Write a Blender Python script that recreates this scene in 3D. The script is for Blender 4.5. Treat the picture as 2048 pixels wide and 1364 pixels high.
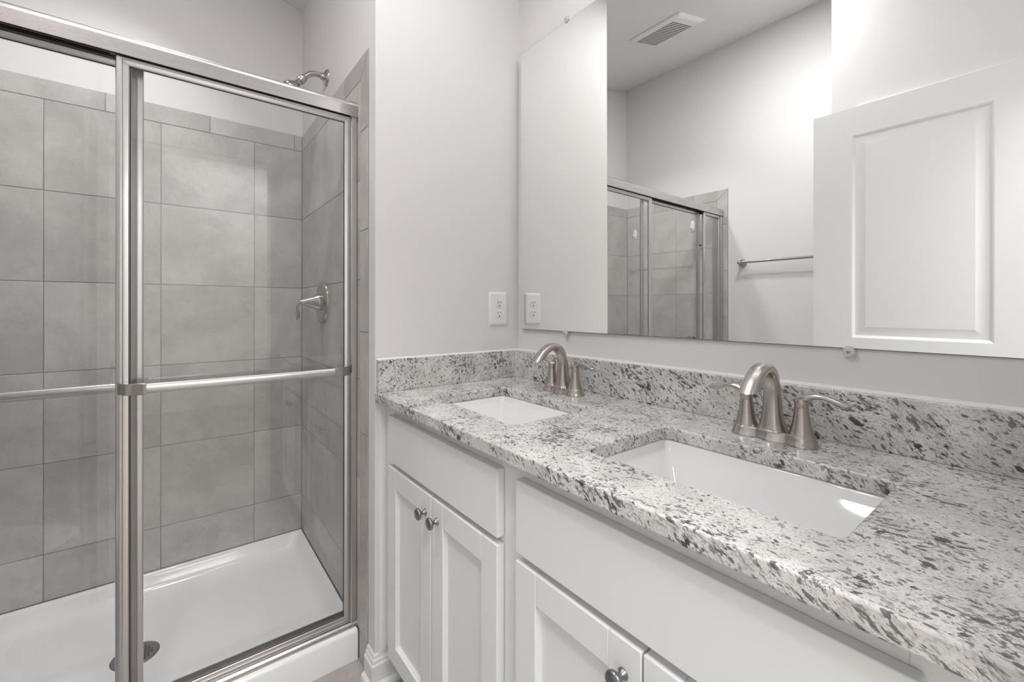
import bpy, bmesh, math, random
from mathutils import Vector, Matrix
random.seed(4)
PI = math.pi
for o in list(bpy.data.objects): bpy.data.objects.remove(o, do_unlink=True)
C = bpy.context.scene
COL = C.collection

# ------------------------------------------------------------------ camera
cd = bpy.data.cameras.new('camera')
cam = bpy.data.objects.new('camera', cd); COL.objects.link(cam)
cd.sensor_width = 36.0; cd.sensor_fit = 'HORIZONTAL'
cd.lens = 864.29 / 2048 * 36.0
cd.shift_x = 0.0
cd.shift_y = -(682 - 616.93) / 2048
cd.clip_start = 0.02; cd.clip_end = 100
cam.matrix_world = (Matrix.Translation((0, 0, 1.18)) @ Matrix.Rotation(-0.6615, 4, 'Z')
                    @ Matrix.Rotation(PI / 2 - 0.001, 4, 'X') @ Matrix.Rotation(0.0017, 4, 'Z'))
C.camera = cam

# ------------------------------------------------------------------ view, world, lights
C.view_settings.view_transform = 'Standard'
C.view_settings.look = 'None'
C.view_settings.exposure = 0.19
C.view_settings.gamma = 1.0
C.view_settings.use_curve_mapping = False
W = bpy.data.worlds.new('world'); C.world = W; W.use_nodes = True
W.node_tree.nodes['Background'].inputs[0].default_value = (0.80, 0.90, 1.0, 1)
W.node_tree.nodes['Background'].inputs[1].default_value = 3.0

def area_light(name, loc, rot, sx, sy, power, color=(1, 1, 1)):
    l = bpy.data.lights.new(name, 'AREA'); l.shape = 'RECTANGLE'; l.size = sx; l.size_y = sy
    l.energy = power; l.color = color
    o = bpy.data.objects.new(name, l); COL.objects.link(o); o.location = loc; o.rotation_euler = rot
    return o
# unseen fill lights added in the bedroom, shining in through the doorway
PW = dict(bed=88.0, bulb=1.25, dl_closet=9.5, dl_shower=4.2, dl_mid=3.2)      # watts of each lamp
area_light('bedroom_wall_wash', (0.75, -2.75, 2.94), (0, 0, 0), 1.3, 0.35, PW['bed'] * .3, (0.95, 0.97, 1.0))  # added to brighten the bedroom back wall from above
area_light('bedroom_fill', (0.2, -1.3, 2.94), (0, 0, 0), 1.6, 1.6, PW['bed'], (1, 0.99, 0.98))  # added fill for the vanity and shower

# ------------------------------------------------------------------ materials
def new_mat(name):
    m = bpy.data.materials.new(name); m.use_nodes = True
    nt = m.node_tree; return m, nt, nt.nodes['Principled BSDF']
def N(nt, t, **kw):
    n = nt.nodes.new(t)
    for k, v in kw.items(): setattr(n, k, v)
    return n
def simple(name, col, rough=0.5, metal=0.0, spec=0.5, coat=0.0, bump=None):
    m, nt, b = new_mat(name)
    b.inputs['Base Color'].default_value = (*col, 1); b.inputs['Roughness'].default_value = rough
    b.inputs['Metallic'].default_value = metal; b.inputs['Specular IOR Level'].default_value = spec
    b.inputs['Coat Weight'].default_value = coat
    if bump:
        sc, st, dist = bump
        g = N(nt, 'ShaderNodeNewGeometry'); t = N(nt, 'ShaderNodeTexNoise')
        t.inputs['Scale'].default_value = sc; t.inputs['Detail'].default_value = 4
        nt.links.new(g.outputs['Position'], t.inputs['Vector'])
        bp = N(nt, 'ShaderNodeBump'); bp.inputs['Strength'].default_value = st; bp.inputs['Distance'].default_value = dist
        nt.links.new(t.outputs['Fac'], bp.inputs['Height']); nt.links.new(bp.outputs[0], b.inputs['Normal'])
    return m
M = {}
M['wall'] = simple('wall_paint', (0.762, 0.742, 0.735), 0.55, spec=0.3, bump=(260, 0.12, 0.0006))
M['ceiling'] = simple('ceiling_paint', (0.72, 0.735, 0.745), 0.75, spec=0.2, bump=(60, 0.25, 0.0015))
M['trim'] = simple('white_trim_paint', (0.79, 0.79, 0.785), 0.32)
M['door'] = simple('white_door_paint', (0.80, 0.805, 0.81), 0.38)
M['cabinet'] = simple('white_cabinet_lacquer', (0.84, 0.845, 0.845), 0.36, spec=0.4)
M['porcelain'] = simple('white_porcelain', (0.81, 0.81, 0.815), 0.03, spec=0.4)
M['acrylic'] = simple('white_acrylic', (0.88, 0.88, 0.88), 0.16, coat=0.2)
M['plastic'] = simple('white_plastic', (0.82, 0.81, 0.82), 0.3)
M['slot'] = simple('dark_slot', (0.02, 0.02, 0.02), 0.6)
M['caulk'] = simple('white_caulk', (0.80, 0.79, 0.78), 0.5)
M['dark'] = simple('black_rubber', (0.015, 0.015, 0.015), 0.6)
M['steel'] = simple('drain_steel', (0.35, 0.35, 0.35), 0.35, metal=1)
M['toilet'] = M['porcelain']
M['bedroom'] = simple('bedroom_paint', (0.78, 0.77, 0.75), 0.7)
M['carpet'] = simple('bedroom_carpet', (0.45, 0.42, 0.38), 0.95)

def brushed(name, col, rough, axis_scale, strength=0.12):
    """brushed metal: fine streaks in roughness and bump along one axis"""
    m, nt, b = new_mat(name)
    b.inputs['Base Color'].default_value = (*col, 1); b.inputs['Metallic'].default_value = 1.0
    tc = N(nt, 'ShaderNodeTexCoord'); mp = N(nt, 'ShaderNodeMapping'); mp.inputs['Scale'].default_value = axis_scale
    t = N(nt, 'ShaderNodeTexNoise'); t.inputs['Scale'].default_value = 1.0; t.inputs['Detail'].default_value = 3
    nt.links.new(tc.outputs['Object'], mp.inputs['Vector']); nt.links.new(mp.outputs[0], t.inputs['Vector'])
    mr = N(nt, 'ShaderNodeMapRange'); mr.inputs['To Min'].default_value = rough - 0.03; mr.inputs['To Max'].default_value = rough + 0.03
    nt.links.new(t.outputs['Fac'], mr.inputs['Value']); nt.links.new(mr.outputs[0], b.inputs['Roughness'])
    if strength > 0.03:
        bp = N(nt, 'ShaderNodeBump'); bp.inputs['Strength'].default_value = strength; bp.inputs['Distance'].default_value = 0.0004
        nt.links.new(t.outputs['Fac'], bp.inputs['Height']); nt.links.new(bp.outputs[0], b.inputs['Normal'])
    return m
M['nickel'] = brushed('brushed_nickel', (0.47, 0.435, 0.405), 0.26, (420, 420, 25), 0.02)
M['nickel2'] = brushed('polished_nickel', (0.50, 0.468, 0.44), 0.20, (420, 420, 40), 0.015)
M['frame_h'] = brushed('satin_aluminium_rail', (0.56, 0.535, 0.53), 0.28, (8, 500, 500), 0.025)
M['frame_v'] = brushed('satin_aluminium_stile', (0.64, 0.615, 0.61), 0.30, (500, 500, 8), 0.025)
M['pewter'] = brushed('pewter_knob', (0.26, 0.26, 0.265), 0.3, (300, 300, 300), 0.0)

def mirror_mat():
    m, nt, b = new_mat('mirror_silver')
    b.inputs['Base Color'].default_value = (0.95, 0.952, 0.947, 1); b.inputs['Metallic'].default_value = 1
    b.inputs['Roughness'].default_value = 0.0
    return m
M['mirror'] = mirror_mat()
M['mirror_edge'] = simple('mirror_edge_ghost', (0.16, 0.18, 0.17), 0.25)  # dark colour stands in for the gap reflected along the mirror edge

def glass_mat():
    m, nt, b = new_mat('clear_shower_glass'); nt.nodes.remove(b)
    out = nt.nodes['Material Output']
    tr = N(nt, 'ShaderNodeBsdfTransparent'); tr.inputs[0].default_value = (0.962, 0.964, 0.963, 1)
    gl = N(nt, 'ShaderNodeBsdfGlossy'); gl.inputs['Roughness'].default_value = 0.0; gl.inputs['Color'].default_value = (1, 1, 1, 1)
    fr = N(nt, 'ShaderNodeFresnel'); gm = N(nt, 'ShaderNodeNewGeometry')
    io = N(nt, 'ShaderNodeMapRange'); io.inputs['To Min'].default_value = 1.5; io.inputs['To Max'].default_value = 1 / 1.5   # same reflectance entering and leaving the pane
    nt.links.new(gm.outputs['Backfacing'], io.inputs['Value']); nt.links.new(io.outputs[0], fr.inputs['IOR'])
    mx = N(nt, 'ShaderNodeMixShader')
    nt.links.new(fr.outputs[0], mx.inputs[0]); nt.links.new(tr.outputs[0], mx.inputs[1]); nt.links.new(gl.outputs[0], mx.inputs[2])
    nt.links.new(mx.outputs[0], out.inputs['Surface'])
    return m
M['glass'] = glass_mat()
def clear_plastic():
    m, nt, b = new_mat('clear_plastic')
    b.inputs['Base Color'].default_value = (0.9, 0.9, 0.9, 1); b.inputs['Roughness'].default_value = 0.08
    b.inputs['Transmission Weight'].default_value = 0.35; b.inputs['IOR'].default_value = 1.4
    return m
M['clear'] = clear_plastic()

def tile_mat(name, c0, c1, rough=0.42):
    m, nt, b = new_mat(name); L = nt.links.new
    g = N(nt, 'ShaderNodeNewGeometry'); at = N(nt, 'ShaderNodeAttribute'); at.attribute_name = 'rnd'
    mul = N(nt, 'ShaderNodeMath', operation='MULTIPLY'); mul.inputs[1].default_value = 37.0
    L(at.outputs['Fac'], mul.inputs[0])
    def noise(sc, det, ro):
        t = N(nt, 'ShaderNodeTexNoise', noise_dimensions='4D'); t.inputs['Scale'].default_value = sc
        t.inputs['Detail'].default_value = det; t.inputs['Roughness'].default_value = ro
        t.inputs['Distortion'].default_value = 0.4
        L(g.outputs['Position'], t.inputs['Vector']); L(mul.outputs[0], t.inputs['W']); return t
    a = noise(4.5, 6, 0.62); f = noise(300, 3, 0.75); k = noise(30, 5, .65)
    r = N(nt, 'ShaderNodeValToRGB'); r.color_ramp.elements[0].position = 0.36; r.color_ramp.elements[1].position = 0.66
    r.color_ramp.elements[0].color = (*c0, 1); r.color_ramp.elements[1].color = (*c1, 1)
    ad = N(nt, 'ShaderNodeMath', operation='MULTIPLY_ADD'); ad.inputs[1].default_value = 0.55
    L(f.outputs['Fac'], ad.inputs[0])
    s2 = N(nt, 'ShaderNodeMath', operation='MULTIPLY_ADD'); s2.inputs[1].default_value = 0.22; s2.inputs[2].default_value = -0.385
    L(k.outputs['Fac'], s2.inputs[0]); L(s2.outputs[0], ad.inputs[2])
    sm = N(nt, 'ShaderNodeMath', operation='ADD'); L(a.outputs['Fac'], sm.inputs[0]); L(ad.outputs[0], sm.inputs[1])
    L(sm.outputs[0], r.inputs['Fac'])
    # slight tone change from tile to tile
    v = N(nt, 'ShaderNodeMapRange'); v.inputs['To Min'].default_value = 0.95; v.inputs['To Max'].default_value = 1.05
    L(at.outputs['Fac'], v.inputs['Value'])
    vm = N(nt, 'ShaderNodeVectorMath', operation='SCALE'); L(r.outputs['Color'], vm.inputs[0]); L(v.outputs[0], vm.inputs['Scale'])
    L(vm.outputs[0], b.inputs['Base Color'])
    b.inputs['Roughness'].default_value = rough; b.inputs['Specular IOR Level'].default_value = 0.35
    bp = N(nt, 'ShaderNodeBump'); bp.inputs['Strength'].default_value = 0.18; bp.inputs['Distance'].default_value = 0.001
    L(f.outputs['Fac'], bp.inputs['Height']); L(bp.outputs[0], b.inputs['Normal'])
    return m
M['tile'] = tile_mat('grey_concrete_tile', (0.405, 0.387, 0.373), (0.565, 0.543, 0.525))
M['floor_tile'] = tile_mat('beige_grey_floor_tile', (0.33, 0.30, 0.28), (0.48, 0.44, 0.415))
M['grout'] = simple('grey_grout', (0.27, 0.265, 0.26), 0.85)

def granite_mat():
    m, nt, b = new_mat('speckled_granite'); L = nt.links.new
    g = N(nt, 'ShaderNodeNewGeometry')
    rot = N(nt, 'ShaderNodeVectorRotate', rotation_type='X_AXIS'); rot.inputs['Angle'].default_value = math.radians(-36)
    L(g.outputs['Position'], rot.inputs['Vector'])
    wob = N(nt, 'ShaderNodeTexNoise'); wob.inputs['Scale'].default_value = 14; wob.inputs['Detail'].default_value = 2
    L(rot.outputs[0], wob.inputs['Vector'])
    wa = N(nt, 'ShaderNodeVectorMath', operation='SCALE'); wa.inputs['Scale'].default_value = 0.03; L(wob.outputs['Color'], wa.inputs[0])
    wd = N(nt, 'ShaderNodeVectorMath', operation='ADD'); L(rot.outputs[0], wd.inputs[0]); L(wa.outputs[0], wd.inputs[1])
    def noise(sc, st, det, ro, off=0.0, src=wd):
        mp = N(nt, 'ShaderNodeMapping'); mp.inputs['Scale'].default_value = (1, st, 1); mp.inputs['Location'].default_value = (off, off * 1.7, off * .6)
        L(src.outputs[0], mp.inputs['Vector'])
        t = N(nt, 'ShaderNodeTexNoise'); t.inputs['Scale'].default_value = sc; t.inputs['Detail'].default_value = det
        t.inputs['Roughness'].default_value = ro; L(mp.outputs[0], t.inputs['Vector']); return t.outputs['Fac']
    def thr(fac, lo, hi):
        r = N(nt, 'ShaderNodeMapRange', interpolation_type='SMOOTHSTEP'); r.inputs['From Min'].default_value = lo; r.inputs['From Max'].default_value = hi
        L(fac, r.inputs['Value']); return r.outputs[0]
    def mix(fac, c1, c2, c1_is_col=False):
        x = N(nt, 'ShaderNodeMix', data_type='RGBA'); L(fac, x.inputs['Factor'])
        if isinstance(c1, tuple): x.inputs['A'].default_value = (*c1, 1)
        else: L(c1, x.inputs['A'])
        if isinstance(c2, tuple): x.inputs['B'].default_value = (*c2, 1)
        else: L(c2, x.inputs['B'])
        return x.outputs['Result']
    def mth(op, a, bb):
        x = N(nt, 'ShaderNodeMath', operation=op)
        for i, q in enumerate((a, bb)):
            if isinstance(q, (int, float)): x.inputs[i].default_value = q
            else: L(q, x.inputs[i])
        return x.outputs[0]
    cloud = noise(18, 0.7, 4, 0.6, 3.0)
    base = mix(thr(cloud, 0.36, 0.62), (0.62, 0.595, 0.575), (0.79, 0.765, 0.745))
    fine = noise(420, 0.6, 3, 0.7, 5.0)
    base = mix(mth('MULTIPLY', thr(fine, 0.46, 0.64), 0.65), base, (0.36, 0.345, 0.335))
    dens = noise(11, 0.8, 3, 0.5, 9.0)                     # where flecks gather
    dshift = mth('MULTIPLY', mth('SUBTRACT', dens, 0.5), 0.30)
    hair = mth('ADD', noise(230, 0.30, 3, 0.6, 17.0), dshift)
    base = mix(mth('MULTIPLY', thr(hair, 0.565, 0.62), 0.70), base, (0.22, 0.21, 0.21))
    mid = mth('ADD', noise(140, 0.36, 3, 0.65, 1.0), dshift)
    base = mix(mth('MULTIPLY', thr(mid, 0.58, 0.62), 0.85), base, (0.10, 0.097, 0.10))
    big = mth('ADD', noise(78, 0.40, 3, 0.65, 7.0), dshift)
    base = mix(mth('MULTIPLY', thr(big, 0.63, 0.66), 0.93), base, (0.045, 0.044, 0.05))
    red = mth('ADD', noise(60, 0.6, 2, 0.5, 13.0), 0)
    base = mix(mth('MULTIPLY', thr(red, 0.71, 0.74), 0.6), base, (0.14, 0.06, 0.065))
    vo = N(nt, 'ShaderNodeTexVoronoi'); vo.inputs['Scale'].default_value = 120
    mp = N(nt, 'ShaderNodeMapping'); mp.inputs['Scale'].default_value = (1, .55, 1); L(wd.outputs[0], mp.inputs['Vector']); L(mp.outputs[0], vo.inputs['Vector'])
    sep = N(nt, 'ShaderNodeSeparateColor'); L(vo.outputs['Color'], sep.inputs[0])
    rad = mth('MULTIPLY', mth('SUBTRACT', sep.outputs[0], 0.42), 0.60)
    dot = N(nt, 'ShaderNodeMath', operation='LESS_THAN'); L(vo.outputs['Distance'], dot.inputs[0]); L(rad, dot.inputs[1])
    base = mix(mth('MULTIPLY', dot.outputs[0], 0.8), base, (0.075, 0.072, 0.075))
    L(base, b.inputs['Base Color'])
    b.inputs['Roughness'].default_value = 0.22; b.inputs['Specular IOR Level'].default_value = 0.5
    return m
M['granite'] = granite_mat()

def glow(name, col, st):
    m, nt, b = new_mat(name)
    b.inputs['Base Color'].default_value = (0.9, 0.9, 0.88, 1); b.inputs['Roughness'].default_value = 0.4
    b.inputs['Emission Color'].default_value = (*col, 1); b.inputs['Emission Strength'].default_value = st
    return m
M['frost'] = glow('frosted_lamp_glass', (1.0, 0.95, 0.88), 3.0)

# ------------------------------------------------------------------ mesh helpers
def BM(): return bmesh.new()
def wloc(o):
    v = Vector((0, 0, 0))
    while o: v = v + Vector(o.location); o = o.parent
    return v
def obj(name, bm, mat, parent=None, smooth=False, bevel=0, seg=2, subsurf=0, angle=35, solid=0, label=None):
    """links one mesh; vertices are given in world coordinates"""
    if parent: bmesh.ops.translate(bm, verts=bm.verts, vec=-wloc(parent))
    bmesh.ops.recalc_face_normals(bm, faces=bm.faces)
    me = bpy.data.meshes.new(name); bm.to_mesh(me); bm.free()
    o = bpy.data.objects.new(name, me); COL.objects.link(o)
    if mat: me.materials.append(mat)
    if parent: o.parent = parent
    if smooth:
        for p in me.polygons: p.use_smooth = True
        me.set_sharp_from_angle(angle=math.radians(angle))
    if subsurf:
        s = o.modifiers.new('s', 'SUBSURF'); s.levels = subsurf; s.render_levels = subsurf
    if bevel:
        b = o.modifiers.new('b', 'BEVEL'); b.width = bevel; b.segments = seg; b.limit_method = 'ANGLE'; b.angle_limit = math.radians(40)
        b.harden_normals = False
        for p in me.polygons: p.use_smooth = True
        me.set_sharp_from_angle(angle=math.radians(30))
    if label: o['label'] = label
    return o
def thing(name, label, cat, loc, group=None):
    o = bpy.data.objects.new(name, None); COL.objects.link(o); o.location = loc; o.empty_display_size = 0.05
    o['label'] = label; o['category'] = cat
    if group: o['group'] = group
    return o
def tag(o, label, cat, group=None):
    o['label'] = label; o['category'] = cat
    if group: o['group'] = group
    return o
def struct(name, bm, mat, parent=None, **kw):
    o = obj(name, bm, mat, parent, **kw)
    if not parent: o['kind'] = 'structure'
    return o
def dup(root, loc, label=None):
    r = root.copy(); COL.objects.link(r); r.location = loc
    if label: r['label'] = label
    for ch in list(root.children):
        c = ch.copy(); COL.objects.link(c); c.parent = r
        for g in ch.children:
            d = g.copy(); COL.objects.link(d); d.parent = c
    return r
def box(bm, x0, x1, y0, y1, z0, z1):
    vs = [bm.verts.new((x, y, z)) for z in (z0, z1) for (x, y) in ((x0, y0), (x1, y0), (x1, y1), (x0, y1))]
    fs = [(0, 3, 2, 1), (4, 5, 6, 7), (0, 1, 5, 4), (1, 2, 6, 5), (2, 3, 7, 6), (3, 0, 4, 7)]
    return [bm.faces.new([vs[i] for i in f]) for f in fs]
def boxes(*bs):
    bm = BM()
    for b in bs: box(bm, *b)
    return bm
def frame_of(d):
    d = Vector(d).normalized()
    u = d.cross(Vector((0, 0, 1)))
    if u.length < 1e-4: u = d.cross(Vector((0, 1, 0)))
    u.normalize(); return d, u, d.cross(u).normalized()
def lathe(bm, c, axis, prof, seg=40, sx=1.0, sy=1.0):
    """prof: (distance along axis, radius)"""
    d, u, v = frame_of(axis); c = Vector(c); rings = []
    for (h, r) in prof:
        if r < 1e-6: rings.append([bm.verts.new(c + d * h)])
        else: rings.append([bm.verts.new(c + d * h + u * (r * sx * math.cos(2 * PI * i / seg)) + v * (r * sy * math.sin(2 * PI * i / seg))) for i in range(seg)])
    for a, b in zip(rings, rings[1:]):
        if len(a) == 1 and len(b) == 1: continue
        for i in range(seg):
            j = (i + 1) % seg
            if len(a) == 1: bm.faces.new((a[0], b[i], b[j]))
            elif len(b) == 1: bm.faces.new((a[i], b[0], a[j]))
            else: bm.faces.new((a[i], b[i], b[j], a[j]))
    for r in (rings[0], rings[-1]):
        if len(r) > 1: bm.faces.new(r)
def catmull(pts, n=8):
    P = [pts[0]] + list(pts) + [pts[-1]]; out = []
    for i in range(1, len(P) - 2):
        for k in range(n):
            t = k / n; p0, p1, p2, p3 = P[i - 1], P[i], P[i + 1], P[i + 2]
            out.append(tuple(0.5 * (2 * b + (c - a) * t + (2 * a - 5 * b + 4 * c - d) * t * t + (3 * b - a - 3 * c + d) * t ** 3) for a, b, c, d in zip(p0, p1, p2, p3)))
    out.append(tuple(pts[-1])); return out
def sweep(bm, pts, side, n=8, seg=24, caps=True, power=2.0):
    """pts: (x,y,z, r_side, r_up). side: fixed sideways vector. superellipse section"""
    path = catmull(pts, n); side = Vector(side).normalized(); rings = []
    for i, p in enumerate(path):
        a = Vector(path[max(i - 1, 0)][:3]); b = Vector(path[min(i + 1, len(path) - 1)][:3]); t = (b - a).normalized()
        up = side.cross(t).normalized(); sd = t.cross(up).normalized(); c = Vector(p[:3]); ring = []
        for k in range(seg):
            th = 2 * PI * k / seg; cx, cy = math.cos(th), math.sin(th)
            cx = math.copysign(abs(cx) ** (2 / power), cx); cy = math.copysign(abs(cy) ** (2 / power), cy)
            ring.append(bm.verts.new(c + sd * (p[3] * cx) + up * (p[4] * cy)))
        rings.append(ring)
    for a, b in zip(rings, rings[1:]):
        for i in range(seg):
            j = (i + 1) % seg; bm.faces.new((a[i], b[i], b[j], a[j]))
    if caps: bm.faces.new(rings[0]); bm.faces.new(rings[-1])
def rrect(x0, x1, y0, y1, r, n=6):
    pts = []
    for cx, cy, a0 in ((x1 - r, y1 - r, 0), (x0 + r, y1 - r, 90), (x0 + r, y0 + r, 180), (x1 - r, y0 + r, 270)):
        for k in range(n + 1):
            a = math.radians(a0 + 90 * k / n); pts.append((cx + r * math.cos(a), cy + r * math.sin(a)))
    return pts
def loft(bm, loops, close_last=True, close_first=False):
    rings = [[bm.verts.new(p) for p in l] for l in loops]
    for a, b in zip(rings, rings[1:]):
        n = len(a)
        for i in range(n):
            j = (i + 1) % n; bm.faces.new((a[i], b[i], b[j], a[j]))
    if close_last: bm.faces.new(rings[-1])
    if close_first: bm.faces.new(rings[0])
def prism(bm, pts2, axis, a0, a1):
    """extrudes a 2D outline: axis 'x' -> pts are (y,z); 'y' -> (x,z); 'z' -> (x,y)"""
    def mk(p, a):
        return {'x': (a, p[0], p[1]), 'y': (p[0], a, p[1]), 'z': (p[0], p[1], a)}[axis]
    A = [bm.verts.new(mk(p, a0)) for p in pts2]; B = [bm.verts.new(mk(p, a1)) for p in pts2]
    n = len(pts2)
    for i in range(n):
        j = (i + 1) % n; bm.faces.new((A[i], A[j], B[j], B[i]))
    bm.faces.new(A); bm.faces.new(B)
def tiles(name, quads, normal, thick, mat=None, gap=0.0026):
    """each quad: 4 corners on the tile face plane (world); shrunk by the joint and extruded back"""
    bm = BM(); lay = bm.faces.layers.float.new('rnd'); nrm = Vector(normal)
    for q in quads:
        q = [Vector(p) for p in q]; c = sum(q, Vector()) / len(q); r = random.random(); n = len(q)
        inn = []
        for i in range(n):
            a = (q[i - 1] - q[i]).normalized(); b = (q[(i + 1) % n] - q[i]).normalized()
            s = max(a.cross(b).length, .3); inn.append(q[i] + (a + b) * (gap / 2 / s))
        F = [bm.verts.new(p) for p in inn]; Bk = [bm.verts.new(p - nrm * thick) for p in inn]
        fs = [bm.faces.new(F)]
        for i in range(n): fs.append(bm.faces.new((F[i], F[(i + 1) % n], Bk[(i + 1) % n], Bk[i])))
        for f in fs: f[lay] = r
    o = struct(name, bm, mat or M['tile'], bevel=0.0011, seg=2)
    return o

# ------------------------------------------------------------------ key numbers (metres)
XT, XW = 0.4870, 0.4905          # shower side wall: tile face / painted face
XM = 1.064                        # wall behind the mirror
YB = 2.2964                       # shower back wall, tile face
XL = -0.9898                      # left wall, tile face
YS = 1.3245                       # face of the wall at the end of the vanity
P3 = 0.3333                       # tile pitch
ZT, ZB = 1.9409, 2.0154           # top of field tile / top of bullnose row
ZC = 0.9164                       # counter top
def ceil_z(x): return 2.62 + 0.275 * (0.5 - x)

# ------------------------------------------------------------------ room shell
def quads_box(bm, pts): bm.faces.new([bm.verts.new(p) for p in pts])
def wall_slab(x0, x1, y0, y1, z0=0.0):
    """wall block whose top follows the sloping ceiling"""
    bm = BM()
    fs = box(bm, x0, x1, y0, y1, z0, 1)
    for v in bm.verts:
        if v.co.z > 0.99: v.co.z = ceil_z(v.co.x) + 0.03
    return bm
struct('wall_right', wall_slab(XM, XM + 0.1, -0.12, YS), M['wall'])
struct('wall_partition', wall_slab(XW, XM + 0.1, YS, YB + 0.11), M['wall'])
struct('wall_back', wall_slab(-1.1, XW, YB + 0.009, YB + 0.11), M['wall'])
struct('wall_left', wall_slab(-1.1, -0.998, 0.56, YB + 0.009), M['wall'])
struct('wall_closet', wall_slab(-1.1, -0.30, -0.12, 0.652), M['wall'])
# front wall with the doorway the photograph is taken from
bm = wall_slab(0.47, XM, -0.12, 0.0)
b2 = box(bm, -0.25, 0.47, -0.12, 0.0, 2.06, 2.9)
box(bm, -0.30, -0.25, -0.12, 0.0, 0, 2.9)
struct('wall_front', bm, M['wall'])
bm = BM()
x0, x1, y0, y1 = -1.1, XM + 0.1, -0.12, YB + 0.11
for dz in (0, 0.08):
    pass
vs = [bm.verts.new((x, y, ceil_z(x) + dz)) for dz in (0, 0.08) for (x, y) in ((x0, y0), (x1, y0), (x1, y1), (x0, y1))]
for f in ((0, 1, 2, 3), (4, 7, 6, 5), (0, 4, 5, 1), (1, 5, 6, 2), (2, 6, 7, 3), (3, 7, 4, 0)): bm.faces.new([vs[i] for i in f])
struct('ceiling', bm, M['ceiling'])
# floor: grout slab with tiles on it
bm = BM(); box(bm, -1.1, XM, -0.12, YB + 0.009, -0.06, -0.0015)
struct('floor', bm, M['grout'])
qs = []
fx = [0.28 + P3 * k for k in range(-4, 4)]; fy = [0.14 + P3 * k for k in range(-1, 5)]
for i in range(len(fx) - 1):
    for j in range(len(fy) - 1):
        a, b, c, d = max(fx[i], -0.998), min(fx[i + 1], XM), max(fy[j], -0.12), min(fy[j + 1], 1.48)
        if b - a > .02 and d - c > .02: qs.append([(a, c, 0), (b, c, 0), (b, d, 0), (a, d, 0)])
tiles('floor_tiling', qs, (0, 0, 1), 0.006, M['floor_tile'])

# ------------------------------------------------------------------ shower tiling
rows = [ZT - P3 * k for k in range(7)]; rows = [max(z, 0.1016) for z in rows if z > 0.05] + [0.1016]
rows = sorted(set(round(r, 4) for r in rows), reverse=True)
def grid(cols, rws, mk):
    out = []
    for a, b in zip(cols, cols[1:]):
        for t, s in zip(rws, rws[1:]):
            out.append([mk(a, s), mk(b, s), mk(b, t), mk(a, t)])
    return out
bc = [XL, -0.714, -0.3808, -0.0475, 0.2858, XT]
bq = grid(bc, rows, lambda u, z: (u, YB, z)) + grid([XL, -0.883, -0.549, -0.216, 0.118, 0.453, XT], [ZB, ZT], lambda u, z: (u, YB, z))
tiles('wall_back_tiling', bq, (0, -1, 0), 0.008)
YR, YL = 1.379, 1.444            # outer edges of the tiled returns
def side_tiles(X, ye, joints, topj, nrm, name):
    w = 0.0775; q = grid(joints, rows, lambda u, z: (X, u, z))
    col = [1.765, 1.435, 1.100, 0.765, 0.433, 0.10, 0.0]
    q += grid([ye, ye + w], col, lambda u, z: (X, u, z))
    q.append([(X, ye, col[0]), (X, ye + w, col[0]), (X, ye + w, ZT), (X, ye, ZB)])
    q.append([(X, ye, ZB), (X, ye + w, ZT), (X, topj[0], ZT), (X, topj[0], ZB)])
    q += grid(topj, [ZB, ZT], lambda u, z: (X, u, z))
    return tiles(name, q, nrm, 0.0075)
side_tiles(XT, YR, [YR + .0775, YB], [1.638, YB], (-1, 0, 0), 'wall_right_tiling')
side_tiles(XL, YL, [YL + .0775, 1.84, 2.173, YB], [1.70, 2.03, YB], (1, 0, 0), 'wall_left_tiling')
struct('wall_back_grout', boxes((XL, XT, YB + .0016, YB + .0088, 0.05, ZB - .001)), M['grout'])
struct('wall_right_grout', boxes((XT + .0014, XW + .0005, YR + .001, YB, 0.0, ZB - .001)), M['grout'])
struct('wall_left_grout', boxes((XL - .0085, XL - .0014, YL + .001, YB, 0.0, ZB - .001)), M['grout'])

# ------------------------------------------------------------------ baseboards
def base_profile(t=0.0145, h=0.100):
    return [(0, 0), (t + .011, 0), (t + .011, .006), (t + .0085, .014), (t + .002, .0195), (t, .021), (t, h - .030), (t - .002, h - .026), (t - .004, h - .0245),
            (t - .0045, h - .017), (t - .0085, h - .010), (t - .0095, h - .004), (t - .012, h), (0, h)]
def baseboard(name, run):
    """run: list of (x,y) wall points and outward normals handled by mitring; open polyline"""
    bm = BM(); prof = base_profile(); n = len(run); rings = []
    for i, (x, y) in enumerate(run):
        p = Vector((x, y)); dirs = []
        if i > 0: dirs.append((p - Vector(run[i - 1])).normalized())
        if i < n - 1: dirs.append((Vector(run[i + 1]) - p).normalized())
        nr = [Vector((d.y, -d.x)) for d in dirs]
        m = nr[0] if len(nr) == 1 else (nr[0] + nr[1]) / (1 + nr[0].dot(nr[1]))
        rings.append([bm.verts.new((x + m.x * a, y + m.y * a, z)) for (a, z) in prof])
    for a, b in zip(rings, rings[1:]):
        for i in range(len(prof)):
            j = (i + 1) % len(prof); bm.faces.new((a[i], b[i], b[j], a[j]))
    bm.faces.new(rings[0]); bm.faces.new(rings[-1])
    return struct(name, bm, M['trim'])
baseboard('baseboard_partition', [(XM - .01, YS), (XW, YS), (XW, YR)][::1] if False else [(XW, YR - .001), (XW, YS), (0.60, YS)][::-1][::-1])
baseboard('baseboard_left', [(-0.998, 0.652), (-0.998, YL)])
baseboard('baseboard_closet', [(-0.30, 0.555), (-0.30, 0.652), (-0.998, 0.652)])

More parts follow.
